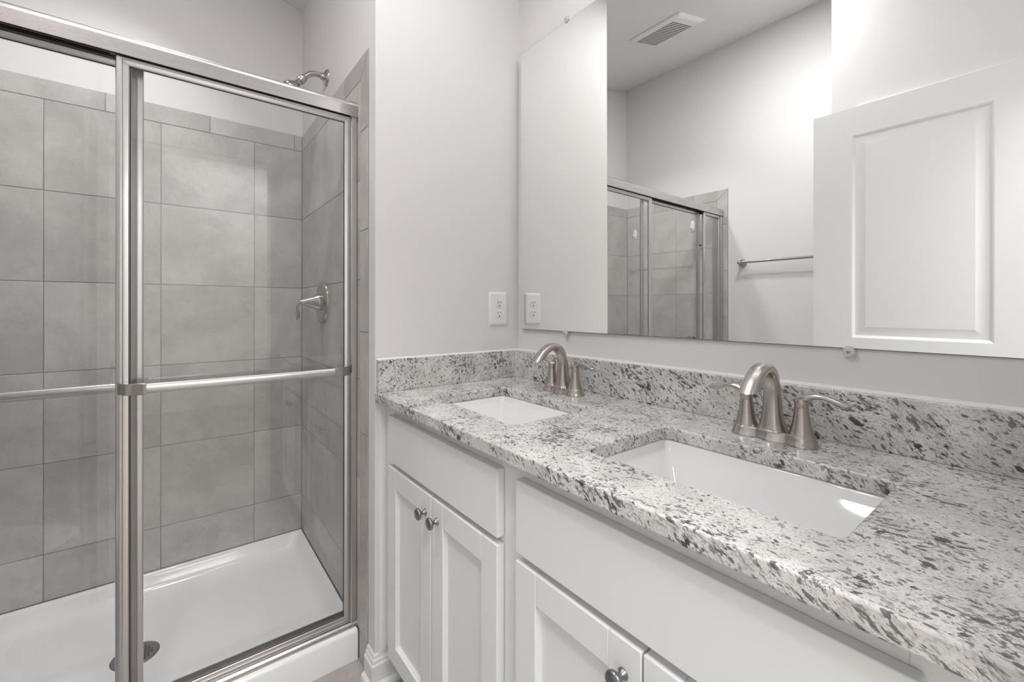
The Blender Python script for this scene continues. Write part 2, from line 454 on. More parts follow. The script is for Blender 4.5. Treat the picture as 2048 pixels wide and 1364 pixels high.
# ------------------------------------------------------------------ shower pan
pan = thing('shower_pan', 'white acrylic shower pan with a low curb, under the sliding glass doors', 'shower base', (-0.25, 1.88, 0))
PX0, PX1, PY0, PY1, PZ = XL + .001, XT - .001, 1.462, YB - .001, 0.1016
bm = BM()
def dense(x0, x1, y0, y1, r, n=8):
    c = rrect(x0, x1, y0, y1, r, n); out = []
    for i, p in enumerate(c):
        q = c[(i + 1) % len(c)]; out.append(p)
        if (i + 1) % (n + 1) == 0:
            for k in range(1, 16): out.append((p[0] + (q[0] - p[0]) * k / 16, p[1] + (q[1] - p[1]) * k / 16))
    return out
def rr3(i0x, i1x, i0y, i1y, r, z, n=8): return [(x, y, z) for x, y in dense(PX0 + i0x, PX1 - i1x, PY0 + i0y, PY1 - i1y, r, n)]
zc_ = 0.093
loops = [rr3(0, 0, 0, 0, .003, 0.0), rr3(0, 0, 0, 0, .003, PZ - .012), rr3(.001, .001, .0025, .001, .003, PZ - .004), rr3(.003, .003, .008, .003, .004, PZ),
         rr3(.011, .011, .096, .011, .018, PZ), rr3(.016, .016, .104, .016, .022, PZ - .004), rr3(.022, .022, .110, .022, .026, PZ - .016),
         rr3(.034, .034, .120, .034, .034, .060), rr3(.046, .046, .130, .046, .044, .047), rr3(.066, .066, .150, .066, .055, .0405), rr3(.10, .10, .18, .10, .07, .0385)]
loft(bm, loops, close_last=False)
last = bm.verts[-len(loops[-1]):] if False else None
bm.verts.ensure_lookup_table()
ring = [bm.verts[i] for i in range(len(bm.verts) - len(loops[-1]), len(bm.verts))]
DX, DY, DR, DZ = -0.104, 1.882, 0.063, 0.0345
nn = len(ring)
inner = []
for v in ring:
    a = math.atan2(v.co.y - DY, v.co.x - DX)
    inner.append(bm.verts.new((DX + DR * math.cos(a), DY + DR * math.sin(a), DZ)))
for i in range(nn):
    j = (i + 1) % nn; bm.faces.new((ring[i], inner[i], inner[j], ring[j]))
low = [bm.verts.new((v.co.x, v.co.y, DZ - .012)) for v in inner]
for i in range(nn):
    j = (i + 1) % nn; bm.faces.new((inner[i], low[i], low[j], inner[j]))
obj('basin', bm, M['acrylic'], pan, smooth=True, angle=50)
bm = BM(); lathe(bm, (DX, DY, DZ - .010), (0, 0, 1), [(0, .0), (0, DR - .001), (.0085, DR - .001), (.011, DR - .004), (.0095, DR - .011), (.009, .0)], 48)
dr = obj('drain', bm, M['steel'], pan, smooth=True, label='round grey metal shower drain grate')
bm = BM()
for i in range(-5, 6):
    for j in range(-5, 6):
        x, y = i * .0085, j * .0085
        if x * x + y * y < .044 ** 2 and (i + j) % 1 == 0:
            box(bm, DX + x - .0027, DX + x + .0027, DY + y - .0033, DY + y + .0033, DZ - .0012, DZ - .0004)
obj('drain_holes', bm, M['slot'], dr)

# ------------------------------------------------------------------ shower frame and doors
HY0, HY1, HZ0, HZ1 = 1.4735, 1.545, 1.8235, 1.875
fr = thing('shower_door_frame', 'satin silver metal frame round the shower opening with a thick top rail', 'shower frame', (-0.25, 1.51, 0.1016))
prof = [(HY0, HZ0), (HY0, HZ0 + .001), (HY0, HZ1 - .0175), (HY0, HZ1 - .016), (HY0 + .0015, HZ1 - .009), (HY0 + .006, HZ1 - .003), (HY0 + .013, HZ1), (HY0 + .0145, HZ1), (HY1 - .005, HZ1), (HY1 - .004, HZ1), (HY1, HZ1 - .004), (HY1, HZ0),
        (HY1 - .003, HZ0), (HY1 - .003, HZ1 - .006), (HY0 + .012, HZ1 - .006), (HY0 + .004, HZ1 - .016), (HY0 + .003, HZ0)]
bm = BM(); prism(bm, prof, 'x', XL + .001, XT - .0005)
# middle guide between the two tracks
box(bm, XL + .01, XT - .03, 1.5065, 1.509, HZ0 + .010, HZ1 - .006)
hd = obj('header_rail', bm, M['frame_h'], fr, smooth=True, angle=25)
bm = BM()
pc = [(HY0 - .0012, HZ0 - .001), (HY0 - .0012, HZ1 - .016), (HY0 + .0005, HZ1 - .0085), (HY0 + .0055, HZ1 - .002), (HY0 + .013, HZ1 + .0012), (HY1, HZ1 + .0012), (HY1, HZ0 - .001)]
prism(bm, pc, 'x', XT - .024, XT - .0002)
cp = obj('end_cap', bm, M['frame_h'], hd, smooth=True, angle=25)
bm = BM(); lathe(bm, (XT - .006, HY0 - .001, HZ0 + .007), (0, -1, 0), [(0, .0025), (.001, .0022), (.0013, 0)], 12)
obj('screw', bm, M['nickel2'], hd, smooth=True)
bm = BM(); prism(bm, pc, 'x', XL + .0002, XL + .022)
obj('end_cap', bm, M['frame_h'], hd, smooth=True, angle=25)
for nm, xa, xb in (('side_jamb', XT - .0215, XT - .0005), ('side_jamb', XL + .0005, XL + .0215)):
    s = 1 if xa > 0 else -1
    bm = BM()
    pf = [(xa, 1.482), (xa + .003, 1.4785), (xb - .003, 1.4785), (xb, 1.482), (xb, 1.542), (xa, 1.542)]
    prism(bm, pf, 'z', PZ + .016, HZ0 + .002)
    obj(nm, bm, M['frame_v'], fr, smooth=True, angle=25)
bm = BM()
tp = [(1.4765, PZ + .0003), (1.4765, PZ + .010), (1.4775, PZ + .0125), (1.481, PZ + .0165), (1.486, PZ + .0175), (1.4865, PZ + .010), (1.5035, PZ + .010), (1.505, PZ + .0215), (1.508, PZ + .0215),
      (1.5095, PZ + .010), (1.540, PZ + .010), (1.542, PZ + .026), (1.546, PZ + .026), (1.547, PZ + .0003)]
prism(bm, tp, 'x', XL + .001, XT - .0005)
obj('bottom_track', bm, M['frame_h'], fr, smooth=True, angle=25)

def framed_panel(root, xa, xb, yc, z0, z1, sl, srr, rt, rb, th=.0135):
    """metal frame of four mitred bars (two stiles, two rails) round a glass pane. stile widths sl/srr, rail heights rt/rb"""
    y0, y1 = yc - th / 2, yc + th / 2
    def bar(name, quad, mat):
        # quad: outer0, outer1, inner1, inner0 in (x,z); a stepped face: outer flat, then a rounded inner lip
        bm = BM(); (o0, o1, i1, i0) = [Vector(q) for q in quad]
        # section stations from outer (t=0) to inner (t=1) with y of the front
        st = [(0, y0 + .003), (.06, y0 + .0006), (.14, y0), (.46, y0 + .0003), (.54, y0 + .0024), (.62, y0 + .0030), (.90, y0 + .0036), (1.0, y0 + .006)]
        A, B = [], []
        for t, y in st:
            a = o0.lerp(i0, t); b = o1.lerp(i1, t)
            A.append(bm.verts.new((a.x, y, a.y))); B.append(bm.verts.new((b.x, y, b.y)))
        for t, y in ((1.0, y1), (0.0, y1)):
            a = o0.lerp(i0, t); b = o1.lerp(i1, t)
            A.append(bm.verts.new((a.x, y, a.y))); B.append(bm.verts.new((b.x, y, b.y)))
        n = len(A)
        for i in range(n):
            j = (i + 1) % n; bm.faces.new((A[i], A[j], B[j], B[i]))
        bm.faces.new(A); bm.faces.new(B)
        obj(name, bm, mat, root, smooth=True, angle=28)
    bar('stile', [(xa, z0), (xa, z1), (xa + sl, z1 - rt), (xa + sl, z0 + rb)], M['frame_v'])
    bar('stile', [(xb, z0), (xb, z1), (xb - srr, z1 - rt), (xb - srr, z0 + rb)], M['frame_v'])
    bar('top_rail', [(xa, z1), (xb, z1), (xb - srr, z1 - rt), (xa + sl, z1 - rt)], M['frame_h'])
    bar('bottom_rail', [(xa, z0), (xb, z0), (xb - srr, z0 + rb), (xa + sl, z0 + rb)], M['frame_h'])
    g = obj('glass_pane', boxes((xa + sl - .004, xb - srr + .004, yc - .001, yc + .003, z0 + rb - .004, z1 - rt + .004)), M['glass'], root)
    bm = boxes((xa + sl, xa + sl + .0022, y0 + .0055, yc - .0012, z0 + rb, z1 - rt), (xb - srr - .0022, xb - srr, y0 + .0055, yc - .0012, z0 + rb, z1 - rt),
               (xa + sl, xb - srr, y0 + .0055, yc - .0012, z1 - rt - .0028, z1 - rt), (xa + sl, xb - srr, y0 + .0055, yc - .0012, z0 + rb, z0 + rb + .0022))
    obj('gasket', bm, M['dark'], g)
    return g
GRP = 'sliding glass doors of the shower'
dA = thing('shower_door', 'front framed glass shower door at the right, with a towel bar on its outside', 'shower door', (0.17, 1.49, 0.122))
AX0, AX1 = -0.121, 0.466
framed_panel(dA, AX0, AX1, 1.490, 0.1205, 1.829, .027, .0205, .0265, .023)
dB = thing('shower_door', 'rear framed glass shower door at the left, running behind the other door', 'shower door', (-0.41, 1.525, 0.115))
framed_panel(dB, -0.742, -0.068, 1.525, 0.1205, 1.834, .030, .026, .026, .023)
# rollers hidden in the header and bumper on the rear door
bm = BM(); lathe(bm, (-0.737, 1.5155, 1.60), (0, -1, 0), [(0, .006), (.006, .006), (.008, .004), (.008, 0)], 16)
obj('bumper', bm, M['dark'], dB, smooth=True, label='small black rubber bumper')
for d, xs_, yc in ((dA, (-.05, .40), 1.490), (dB, (-.68, -.13), 1.525)):
    for x in xs_:
        bm = BM(); lathe(bm, (x, yc - .004, 1.850), (0, 1, 0), [(0, 0), (0, .010), (.008, .010), (.008, 0)], 20)
        box(bm, x - .004, x + .004, yc - .001, yc + .001, 1.826, 1.850)
        obj('roller', bm, M['plastic'], d, smooth=True)
def bar_section(yc, zc, d, h): # flat bar, slightly crowned front
    return [(yc - d / 2, zc - h / 2 + .004), (yc - d / 2 - .0018, zc), (yc - d / 2, zc + h / 2 - .004), (yc - d / 2 + .003, zc + h / 2), (yc + d / 2 - .003, zc + h / 2), (yc + d / 2, zc + h / 2 - .003),
            (yc + d / 2, zc - h / 2 + .003), (yc + d / 2 - .003, zc - h / 2), (yc - d / 2 + .003, zc - h / 2)]
ZTB = 0.974
tb = obj('towel_bar', (lambda b: (prism(b, bar_section(1.4335, ZTB, .010, .024), 'x', -0.062, 0.404), b)[1])(BM()), M['frame_h'], dA, smooth=True, angle=30, label='flat polished metal towel bar')
def bracket(xa, xb, ys, yo, s, par):
    """curved bracket from the stile (x=xa) out to the bar end (x=xb)"""
    bm = BM(); out = []
    n = 10
    # outer curve from stile face to bar front, inner curve back
    P0, P1, P2 = Vector((xa, ys)), Vector((xa + (xb - xa) * .10, yo)), Vector((xb, yo))
    for i in range(n + 1):
        t = i / n; p = P0 * (1 - t) ** 2 + P1 * 2 * t * (1 - t) + P2 * t * t; out.append((p.x, p.y))
    off = 1 if yo < ys else -1
    inn = [(xb, yo + off * .0125), (xa + (xb - xa) * .62, yo + off * .0135), (xa + (xb - xa) * .45, yo + off * .022), (xa + (xb - xa) * .42, ys)]
    prism(bm, out + inn, 'z', ZTB - .0145, ZTB + .0145)
    return obj('bracket', bm, M['nickel2'], par, bevel=.0012)
bracket(AX0 + .003, -0.058, 1.4835, 1.4265, 1, tb)
bracket(AX1 - .004, 0.400, 1.4835, 1.4265, -1, tb)
tb2 = obj('towel_bar', (lambda b: (prism(b, bar_section(1.573, .962, .010, .024), 'x', -0.690, -0.115), b)[1])(BM()), M['frame_h'], dB, smooth=True, angle=30, label='flat metal towel bar on the inner side')
ZTB = .962
bracket(-0.739, -0.690, 1.5315, 1.581, -1, tb2)
bracket(-0.072, -0.115, 1.5315, 1.581, -1, tb2)
# narrow fixed light at the far left end, part of the frame
fp = obj('fixed_panel', boxes((-0.944, -0.730, 1.4965, 1.5015, .127, 1.8225)), M['glass'], fr, label='narrow clear fixed glass panel')
bm = BM()
for xa, xb in ((-0.752, -0.729), (-0.967, -0.942)): box(bm, xa, xb, 1.484, 1.4965, .1205, 1.829)
box(bm, -0.944, -0.752, 1.484, 1.4965, 1.8065, 1.829); box(bm, -0.944, -0.752, 1.484, 1.4965, .1205, .143)
obj('panel_frame', bm, M['frame_v'], fp, bevel=.0015)

# ------------------------------------------------------------------ shower valve, head, hooks
vy, vz = 1.912, 1.203
va = thing('shower_valve', 'brushed nickel shower valve with round plate and lever on the grey tile', 'shower valve', (XT, vy, vz))
bm = BM(); lathe(bm, (XT + .0005, vy, vz), (-1, 0, 0), [(0, 0), (0, .0865), (.004, .0865), (.008, .084), (.0105, .079), (.012, .070), (.0135, .045), (.014, 0)], 64)
obj('escutcheon', bm, M['nickel2'], va, smooth=True, angle=50)
bm = BM(); lathe(bm, (XT - .013, vy, vz), (-1, 0, 0), [(0, 0), (0, .034), (.004, .0352), (.010, .0335), (.025, .0262), (.040, .0195), (.055, .0135), (.066, .0095), (.074, .0080), (.080, .0055), (.082, 0)], 48)
obj('handle_cone', bm, M['nickel2'], va, smooth=True, angle=50)
bm = BM(); sweep(bm, [(XT - .074, vy, vz + .0015, .0065, .0065), (XT - .086, vy, vz + .001, .0075, .0055), (XT - .0955, vy, vz - .010, .0085, .0048), (XT - .0985, vy, vz - .028, .0095, .0042), (XT - .097, vy, vz - .045, .0105, .0052),
                     (XT - .096, vy, vz - .060, .0100, .0058), (XT - .098, vy, vz - .071, .0068, .0035), (XT - .099, vy, vz - .0745, .003, .0015)], (0, 1, 0), 6, 20)
obj('lever', bm, M['nickel'], va, smooth=True, angle=60)
sh = thing('wall_shower', 'brushed nickel shower head on a curved arm above the tile', 'shower head', (XW, 1.868, 2.122))
bm = BM(); lathe(bm, (XW + .0005, 1.868, 2.123), (-1, 0, 0), [(0, 0), (0, .033), (.003, .033), (.008, .029), (.012, .022), (.016, .0155), (.022, .0125), (.026, .0115), (.026, 0)], 40)
obj('wall_flange', bm, M['nickel2'], sh, smooth=True, angle=50)
bm = BM(); sweep(bm, [(XW - .01, 1.868, 2.123, .0105, .0105), (.465, 1.868, 2.1255, .0105, .0105), (.445, 1.868, 2.1255, .0105, .0105), (.426, 1.868, 2.1185, .0105, .0105), (.411, 1.868, 2.105, .0105, .0105), (.399, 1.868, 2.092, .0105, .0105)], (0, 1, 0), 6, 20)
obj('arm', bm, M['nickel2'], sh, smooth=True, angle=60)
ax = Vector((-.60, 0, -.80)).normalized(); c0 = Vector((.404, 1.868, 2.0985))
bm = BM(); lathe(bm, c0, ax, [(0, 0), (0, .0125), (.004, .0150), (.014, .0160), (.017, .0145), (.0175, .0155), (.027, .0155), (.030, .0125), (.033, 0)], 32)
obj('swivel_nut', bm, M['nickel2'], sh, smooth=True, angle=40)
bm = BM(); lathe(bm, c0 + ax * .028, ax, [(0, 0), (0, .011), (.006, .0125), (.014, .013), (.022, .018), (.034, .028), (.046, .034), (.054, .0355), (.058, .034), (.0585, .030), (.057, 0)], 40)
obj('spray_head', bm, M['nickel2'], sh, smooth=True, angle=40)
for (hy, hz, lb) in ((1.705, 1.785, 'white oval hook on the left tile wall of the shower, nearer the doors'), (2.215, 1.789, 'white oval hook on the left tile wall, nearer the back corner')):
    h = thing('adhesive_hook', lb, 'hook', (XL, hy, hz), 'white hooks on the shower tile')
    bm = BM(); lathe(bm, (XL - .0003, hy, hz), (1, 0, 0), [(0, 0), (0, .0175), (.004, .0175), (.007, .015), (.0085, .008), (.009, 0)], 32, sx=1.0, sy=2.45)
    obj('backplate', bm, M['plastic'], h, smooth=True, angle=60)
    bm = BM(); sweep(bm, [(XL + .004, hy, hz - .008, .006, .004), (XL + .014, hy, hz - .016, .006, .004), (XL + .022, hy, hz - .020, .006, .0035), (XL + .029, hy, hz - .013, .006, .003), (XL + .030, hy, hz - .006, .004, .002)], (0, 1, 0), 5, 14)
    obj('hook_arm', bm, M['plastic'], h, smooth=True, angle=60)

# ------------------------------------------------------------------ vanity
XF = 0.4886                       # front edge of the counter
XD = 0.5086                       # faces of drawers and doors
def cabinet(yc, half, label):
    t = thing('vanity_cabinet', label, 'cabinet', (0.79, yc, 0.0), 'white vanity cabinets under the granite counter')
    y0, y1 = yc - half, yc + half
    bm = boxes((.547, 1.050, y0, y0 + .016, .118, .888), (.547, 1.050, y1 - .016, y1, .118, .888), (.547, 1.05, y0 + .016, y1 - .016, .118, .134), (1.040, 1.050, y0 + .016, y1 - .016, .134, .888),
               (.528, .547, y0, y0 + .040, .118, .888), (.528, .547, y1 - .040, y1, .118, .888), (.528, .547, y0 + .040, y1 - .040, .848, .888), (.528, .547, y0 + .040, y1 - .040, .690, .730),
               (.528, .547, y0 + .040, y1 - .040, .118, .150), (.528, .547, yc - .02, yc + .02, .150, .690), (.60, .616, y0, y1, .0, .118))
    obj('carcass', bm, M['cabinet'], t, bevel=.0008)
    d0, d1 = yc - .282, yc + .282
    obj('drawer_front', boxes((XD, XD + .0192, d0, d1, .7175, .8560)), M['cabinet'], t, bevel=.0022, seg=3)
    for s in (1, -1):
        a, b = (yc + .0018, d1) if s > 0 else (d0, yc - .0018)
        z0, z1, w = .1240, .7030, .0575
        dr = obj('door', boxes((XD, XD + .019, a, a + w, z0, z1), (XD, XD + .019, b - w, b, z0, z1), (XD, XD + .019, a + w - .0002, b - w + .0002, z1 - w, z1), (XD, XD + .019, a + w - .0002, b - w + .0002, z0, z0 + w)), M['cabinet'], t, bevel=.0018, seg=3)
        bm = BM(); ia, ib, i0, i1 = a + w, b - w, z0 + w, z1 - w
        # recessed flat panel with a small sloped bead round it
        def lp(dv, x): return [(x, ia + dv, i0 + dv), (x, ib - dv, i0 + dv), (x, ib - dv, i1 - dv), (x, ia + dv, i1 - dv)]
        loft(bm, [lp(0, XD + .0040), lp(.0035, XD + .0085), lp(.0045, XD + .0115), lp(.006, XD + .0120)], close_last=True)
        obj('recessed_panel', bm, M['cabinet'], dr)
        ky, kz = yc + s * .0315, .6545
        bm = BM(); lathe(bm, (XD + .0005, ky, kz), (-1, 0, 0), [(0, 0), (0, .0082), (.0018, .0085), (.0035, .0070), (.008, .0050), (.012, .0046), (.015, .0058), (.0165, .0100), (.0185, .0135), (.0215, .0148), (.0245, .0142), (.0268, .0115), (.0280, .0060), (.0283, 0)], 32)
        obj('knob', bm, M['pewter'], dr, smooth=True, angle=60, label='round dark pewter knob')
    return t
cA = cabinet(0.983, 0.3118, 'white vanity cabinet below the far sink, next to the shower')
cB = dup(cA, (0.79, 0.3595, 0.0), 'white vanity cabinet below the near sink, its knob at the bottom of the photo')
# filler strips at both walls
o = obj('scribe_strip', boxes((.528, 1.05, 1.2950, 1.3243, .118, .888), (.502, .529, 1.3180, 1.3243, .1, .888)), M['cabinet'], None, bevel=.0008)
tag(o, 'narrow white filler strip between the far cabinet and the painted wall', 'filler strip', 'vanity filler strips')
o = obj('scribe_strip', boxes((.528, 1.05, 0.0012, 0.0475, .118, .888)), M['cabinet'], None, bevel=.0008)
tag(o, 'narrow white filler strip at the right end of the near cabinet', 'filler strip', 'vanity filler strips')

# countertop with two cut-outs
SINKS = [(0.602, 0.864, 0.7665, 1.1565), (0.602, 0.864, 0.1570, 0.5520)]
bm = BM()
outer = [(XF, 0.0015), (XM - .0005, 0.0015), (XM - .0005, YS - .0005), (XF, YS - .0005)]
edges = []
for lp in [outer] + [rrect(a, b, c, d, .013, 6) for a, b, c, d in SINKS]:
    vs = [bm.verts.new((x, y, ZC)) for x, y in lp]
    edges += [bm.edges.new((vs[i], vs[(i + 1) % len(vs)])) for i in range(len(vs))]
bmesh.ops.triangle_fill(bm, use_beauty=True, use_dissolve=False, edges=edges)
ret = bmesh.ops.extrude_face_region(bm, geom=list(bm.faces))
for v in [g for g in ret['geom'] if isinstance(g, bmesh.types.BMVert)]: v.co.z = ZC - .0280
ct = obj('countertop', bm, M['granite'], None, bevel=.0035, seg=3)
tag(ct, 'speckled white and black granite countertop with two sink cut-outs', 'countertop')
bs = obj('backsplash', boxes((1.0288, 1.0576, 0.0015, YS - .0005, ZC + .0002, 1.0179)), M['granite'], None, bevel=.0012)
tag(bs, 'long speckled granite backsplash strip under the mirror', 'backsplash')
bm = BM(); prism(bm, [(1.0500, 1.0177), (1.0640, 1.0177), (1.0640, 1.0225), (1.0575, 1.0195)], 'y', 0.0015, YS - .0005)
obj('caulk_line', bm, M['caulk'], bs)
ss = obj('side_splash', boxes((.4937, 1.0285, 1.3045, YS - .0002, ZC + .0002, 1.0179)), M['granite'], None, bevel=.0012)
tag(ss, 'short speckled granite side splash on the wall beside the shower, below the outlet', 'backsplash')
bm = BM(); prism(bm, [(1.3185, 1.0177), (1.3245, 1.0177), (1.3245, 1.0215), (1.3220, 1.0195)], 'x', .4945, 1.0600)
obj('caulk_line', bm, M['caulk'], ss)
# undermount sinks: rectangular basins
def sink(a, b, c, d, label):
    t = thing('undermount_sink', label, 'sink', ((a + b) / 2, (c + d) / 2, ZC - .17), 'white rectangular undermount sinks')
    bm = BM(); zt = ZC - .0282
    def L(i, r, z, dz=0): return [(x, y, z) for x, y in rrect(a + i, b - i, c + i, d - i, r, 6)]
    cx, cy = (a + b) / 2, (c + d) / 2
    loft(bm, [L(-.022, .03, zt - .010), L(-.022, .03, zt), L(-.003, .014, zt), L(.0005, .014, zt - .004), L(.003, .017, zt - .014), L(.008, .013, zt - .019), L(.058, .011, zt - .094), L(.066, .012, zt - .103), L(.078, .014, zt - .108),
              L(.110, .010, zt - .111)], close_last=True)
    o = obj('bowl', bm, M['porcelain'], t, smooth=True, angle=60)
    bm = BM(); lathe(bm, (cx, cy, zt - .1125), (0, 0, 1), [(0, 0), (0, .022), (.002, .022), (.003, .019), (.001, .017), (.004, .013), (.005, 0)], 32)
    obj('drain', bm, M['nickel2'], t, smooth=True, angle=50)
    return t
sink(*SINKS[0], 'white rectangular undermount sink at the far end of the counter, near the shower')
sink(*SINKS[1], 'white rectangular undermount sink nearest the camera in the granite counter')

# ------------------------------------------------------------------ faucets (4 inch centre-set)
def faucet(x, y, label):
    z = ZC + .0003
    t = thing('centerset_faucet', label, 'faucet', (x, y, z), 'brushed nickel faucets')
    # base: dog-bone plate with flared feet, waisted between
    def dog(s, zz):
        pts = []; n = 72
        for i in range(n):
            a = 2 * PI * i / n; cy = math.cos(a); sx_ = math.sin(a)
            L_, R_ = .0510, .0262 * s
            yy = (L_ * (1 if cy > 0 else -1) if abs(cy) > 1e-9 else 0)
            # stadium outline then waist pinch
            ay = cy * (L_ + R_); xx = R_ * (1 if sx_ > 0 else -1)
            u = min(abs(ay) / L_, 1.0)
            if abs(ay) > L_: xx = math.sqrt(max(R_ * R_ - (abs(ay) - L_) ** 2, 0)) * (1 if sx_ >= 0 else -1)
            w = 0.5 + 0.5 * math.cos(PI * min(abs(abs(ay) / L_ - .52) / .52, 1)) if abs(ay) < L_ * 1.04 else 0
            xx *= (1 - .26 * w)
            pts.append((x + xx, y + ay, zz))
        return pts
    bm = BM(); loft(bm, [dog(1.10, z), dog(1.10, z + .0015), dog(1.04, z + .0045), dog(.97, z + .009), dog(.91, z + .0140), dog(.885, z + .0180), dog(.86, z + .0188), dog(.45, z + .0190)], close_last=True, close_first=True)
    obj('base_plate', bm, M['nickel2'], t, smooth=True, angle=58)
    for s in (1, -1):
        hy = y + s * .0510
        bm = BM(); lathe(bm, (x, hy, z + .0185), (0, 0, 1), [(0, 0), (0, .0212), (.0006, .0216), (.0012, .0212), (.005, .0203), (.013, .0182), (.023, .0160), (.034, .0141), (.045, .0127), (.0525, .0120), (.0535, .0118), (.0537, .0108), (.0547, .0108), (.0549, .0118), (.058, .0120), (.066, .0122), (.069, .0116), (.071, .009), (.0715, 0)], 40)
        h = obj('handle', bm, M['nickel'], t, smooth=True, angle=35)
        bm = BM()
        sweep(bm, [(x, hy - s * .0115, z + .0835, .0070, .0028), (x, hy - s * .0060, z + .0865, .0108, .0050), (x, hy + s * .006, z + .0905, .0118, .0072), (x, hy + s * .018, z + .0955, .0108, .0062), (x - .001, hy + s * .032, z + .0975, .0095, .0048), (x - .001, hy + s * .046, z + .0950, .0092, .0050),
                   (x - .002, hy + s * .060, z + .0905, .0096, .0058), (x - .003, hy + s * .071, z + .0880, .0088, .0050), (x - .0035, hy + s * .0785, z + .0885, .0055, .0024), (x - .0035, hy + s * .0815, z + .0890, .0025, .0010)], (1, 0, 0), 6, 24, power=2.3)
        obj('lever', bm, M['nickel2'], h, smooth=True, angle=60)
    bm = BM()
    sweep(bm, [(x, y, z + .0175, .0268, .0268), (x, y, z + .024, .0242, .0245), (x - .001, y, z + .040, .0198, .0205), (x - .001, y, z + .063, .0166, .0172), (x - .002, y, z + .088, .0150, .0155), (x - .006, y, z + .111, .0146, .0143), (x - .016, y, z + .1305, .0152, .0135),
               (x - .033, y, z + .1430, .0150, .0118), (x - .053, y, z + .1450, .0156, .0110), (x - .074, y, z + .1365, .0163, .0112), (x - .092, y, z + .1215, .0170, .0118), (x - .108, y, z + .1030, .0175, .0125), (x - .120, y, z + .0870, .0176, .0130)], (0, 1, 0), 6, 32, power=2.6)
    bmesh.ops.bisect_plane(bm, geom=bm.verts[:] + bm.edges[:] + bm.faces[:], plane_co=(x - .105, y, z + .1085), plane_no=Vector((.22, 0, -1)), clear_outer=False, clear_inner=False)
    cut = [v for v in bm.verts if v.co.x < x - .06 and (Vector((v.co.x - (x - .105), 0, v.co.z - (z + .1085))).dot(Vector((.22, 0, -1)))) > 1e-6]
    bmesh.ops.delete(bm, geom=cut, context='VERTS')
    bmesh.ops.holes_fill(bm, edges=[e for e in bm.edges if e.is_boundary], sides=0)
    sp = obj('spout', bm, M['nickel'], t, smooth=True, angle=40)
    bm = BM(); lathe(bm, Vector((x - .1045, y, z + .1083)), Vector((.22, 0, -1)), [(0, 0), (.0002, .0105), (.0016, .0100), (.0016, .0085), (.0008, .0080), (.0008, 0)], 28)
    obj('aerator', bm, M['steel'], sp, smooth=True, angle=40)
    return t
f1 = faucet(.955, .9660, 'brushed nickel two-handle faucet behind the far sink')
f2 = dup(f1, (.955, .3660, ZC + .0003), 'brushed nickel two-handle faucet behind the near sink')

# ------------------------------------------------------------------ mirror, clips, outlet
nm = Vector((math.cos(.0081), math.sin(.0081), .0034)).normalized()
def mplane_x(y, z): return 1.0534 - (nm.y * (y - .7) + nm.z * (z - 1.68)) / nm.x
mi = thing('wall_mirror', 'large frameless wall mirror above the granite backsplash', 'mirror', (1.056, .66, 1.10))
my0, my1, mz0, mz1 = .02, 1.2928, 1.1002, 2.1563
e_ = .0013
bm = BM(); bm.faces.new([bm.verts.new((mplane_x(y, z), y, z)) for y, z in ((my0 + e_, mz0 + e_), (my1 - e_, mz0 + e_), (my1 - e_, mz1 - e_), (my0 + e_, mz1 - e_))])
obj('reflecting_face', bm, M['mirror'], mi)
bm = BM()
q = [(my0, mz0), (my1, mz0), (my1, mz1), (my0, mz1)]
R_ = [bm.verts.new((mplane_x(y, z), y, z)) for y, z in ((my0 + e_, mz0 + e_), (my1 - e_, mz0 + e_), (my1 - e_, mz1 - e_), (my0 + e_, mz1 - e_))]
A = [bm.verts.new((mplane_x(y, z) + .0008, y, z)) for y, z in q]
for i in range(4): bm.faces.new((R_[i], R_[(i + 1) % 4], A[(i + 1) % 4], A[i]))
B = [bm.verts.new((min(mplane_x(y, z) + .005, XM - .0002), y, z)) for y, z in q]
for i in range(4): bm.faces.new((A[i], A[(i + 1) % 4], B[(i + 1) % 4], B[i]))
bm.faces.new(B)
obj('glass_edge', bm, M['mirror_edge'], mi, label='thin edge of the mirror, its dark colour standing in for a reflection')
for (cy, cz, s, lb) in ((1.047, mz1, 1, 'clear plastic clip holding the top edge of the mirror'), (1.053, mz0, -1, 'clear plastic clip under the mirror above the far faucet'), (.267, mz0, -1, 'clear plastic clip under the mirror, near the white door reflection')):
    t = thing('mirror_clip', lb, 'mirror clip', (XM, cy, cz), 'clear clips of the mirror')
    xm = mplane_x(cy, cz)
    bm = BM(); c = (XM - .0002, cy, cz + s * .006)
    lathe(bm, c, (-1, 0, 0), [(0, 0), (0, .0095), (.003, .0105), (XM - xm + .001, .0105), (XM - xm + .0035, .0090), (XM - xm + .0045, .005), (XM - xm + .0045, 0)], 18)
    for k in range(18):
        a = 2 * PI * k / 18
        lathe(bm, (xm - .001, cy + .0100 * math.cos(a), cz + s * .006 + .0100 * math.sin(a)), (-1, 0, 0), [(0, 0), (0, .0016), (.0025, .0012), (.003, 0)], 6)
    obj('rosette', bm, M['clear'], t, smooth=True, angle=40)
    bm = BM(); lathe(bm, (xm - .0042, cy, cz + s * .006), (-1, 0, 0), [(0, 0), (0, .0034), (.0012, .0032), (.0020, .0018), (.0022, 0)], 14)
    obj('screw', bm, M['steel'], t, smooth=True, angle=40)

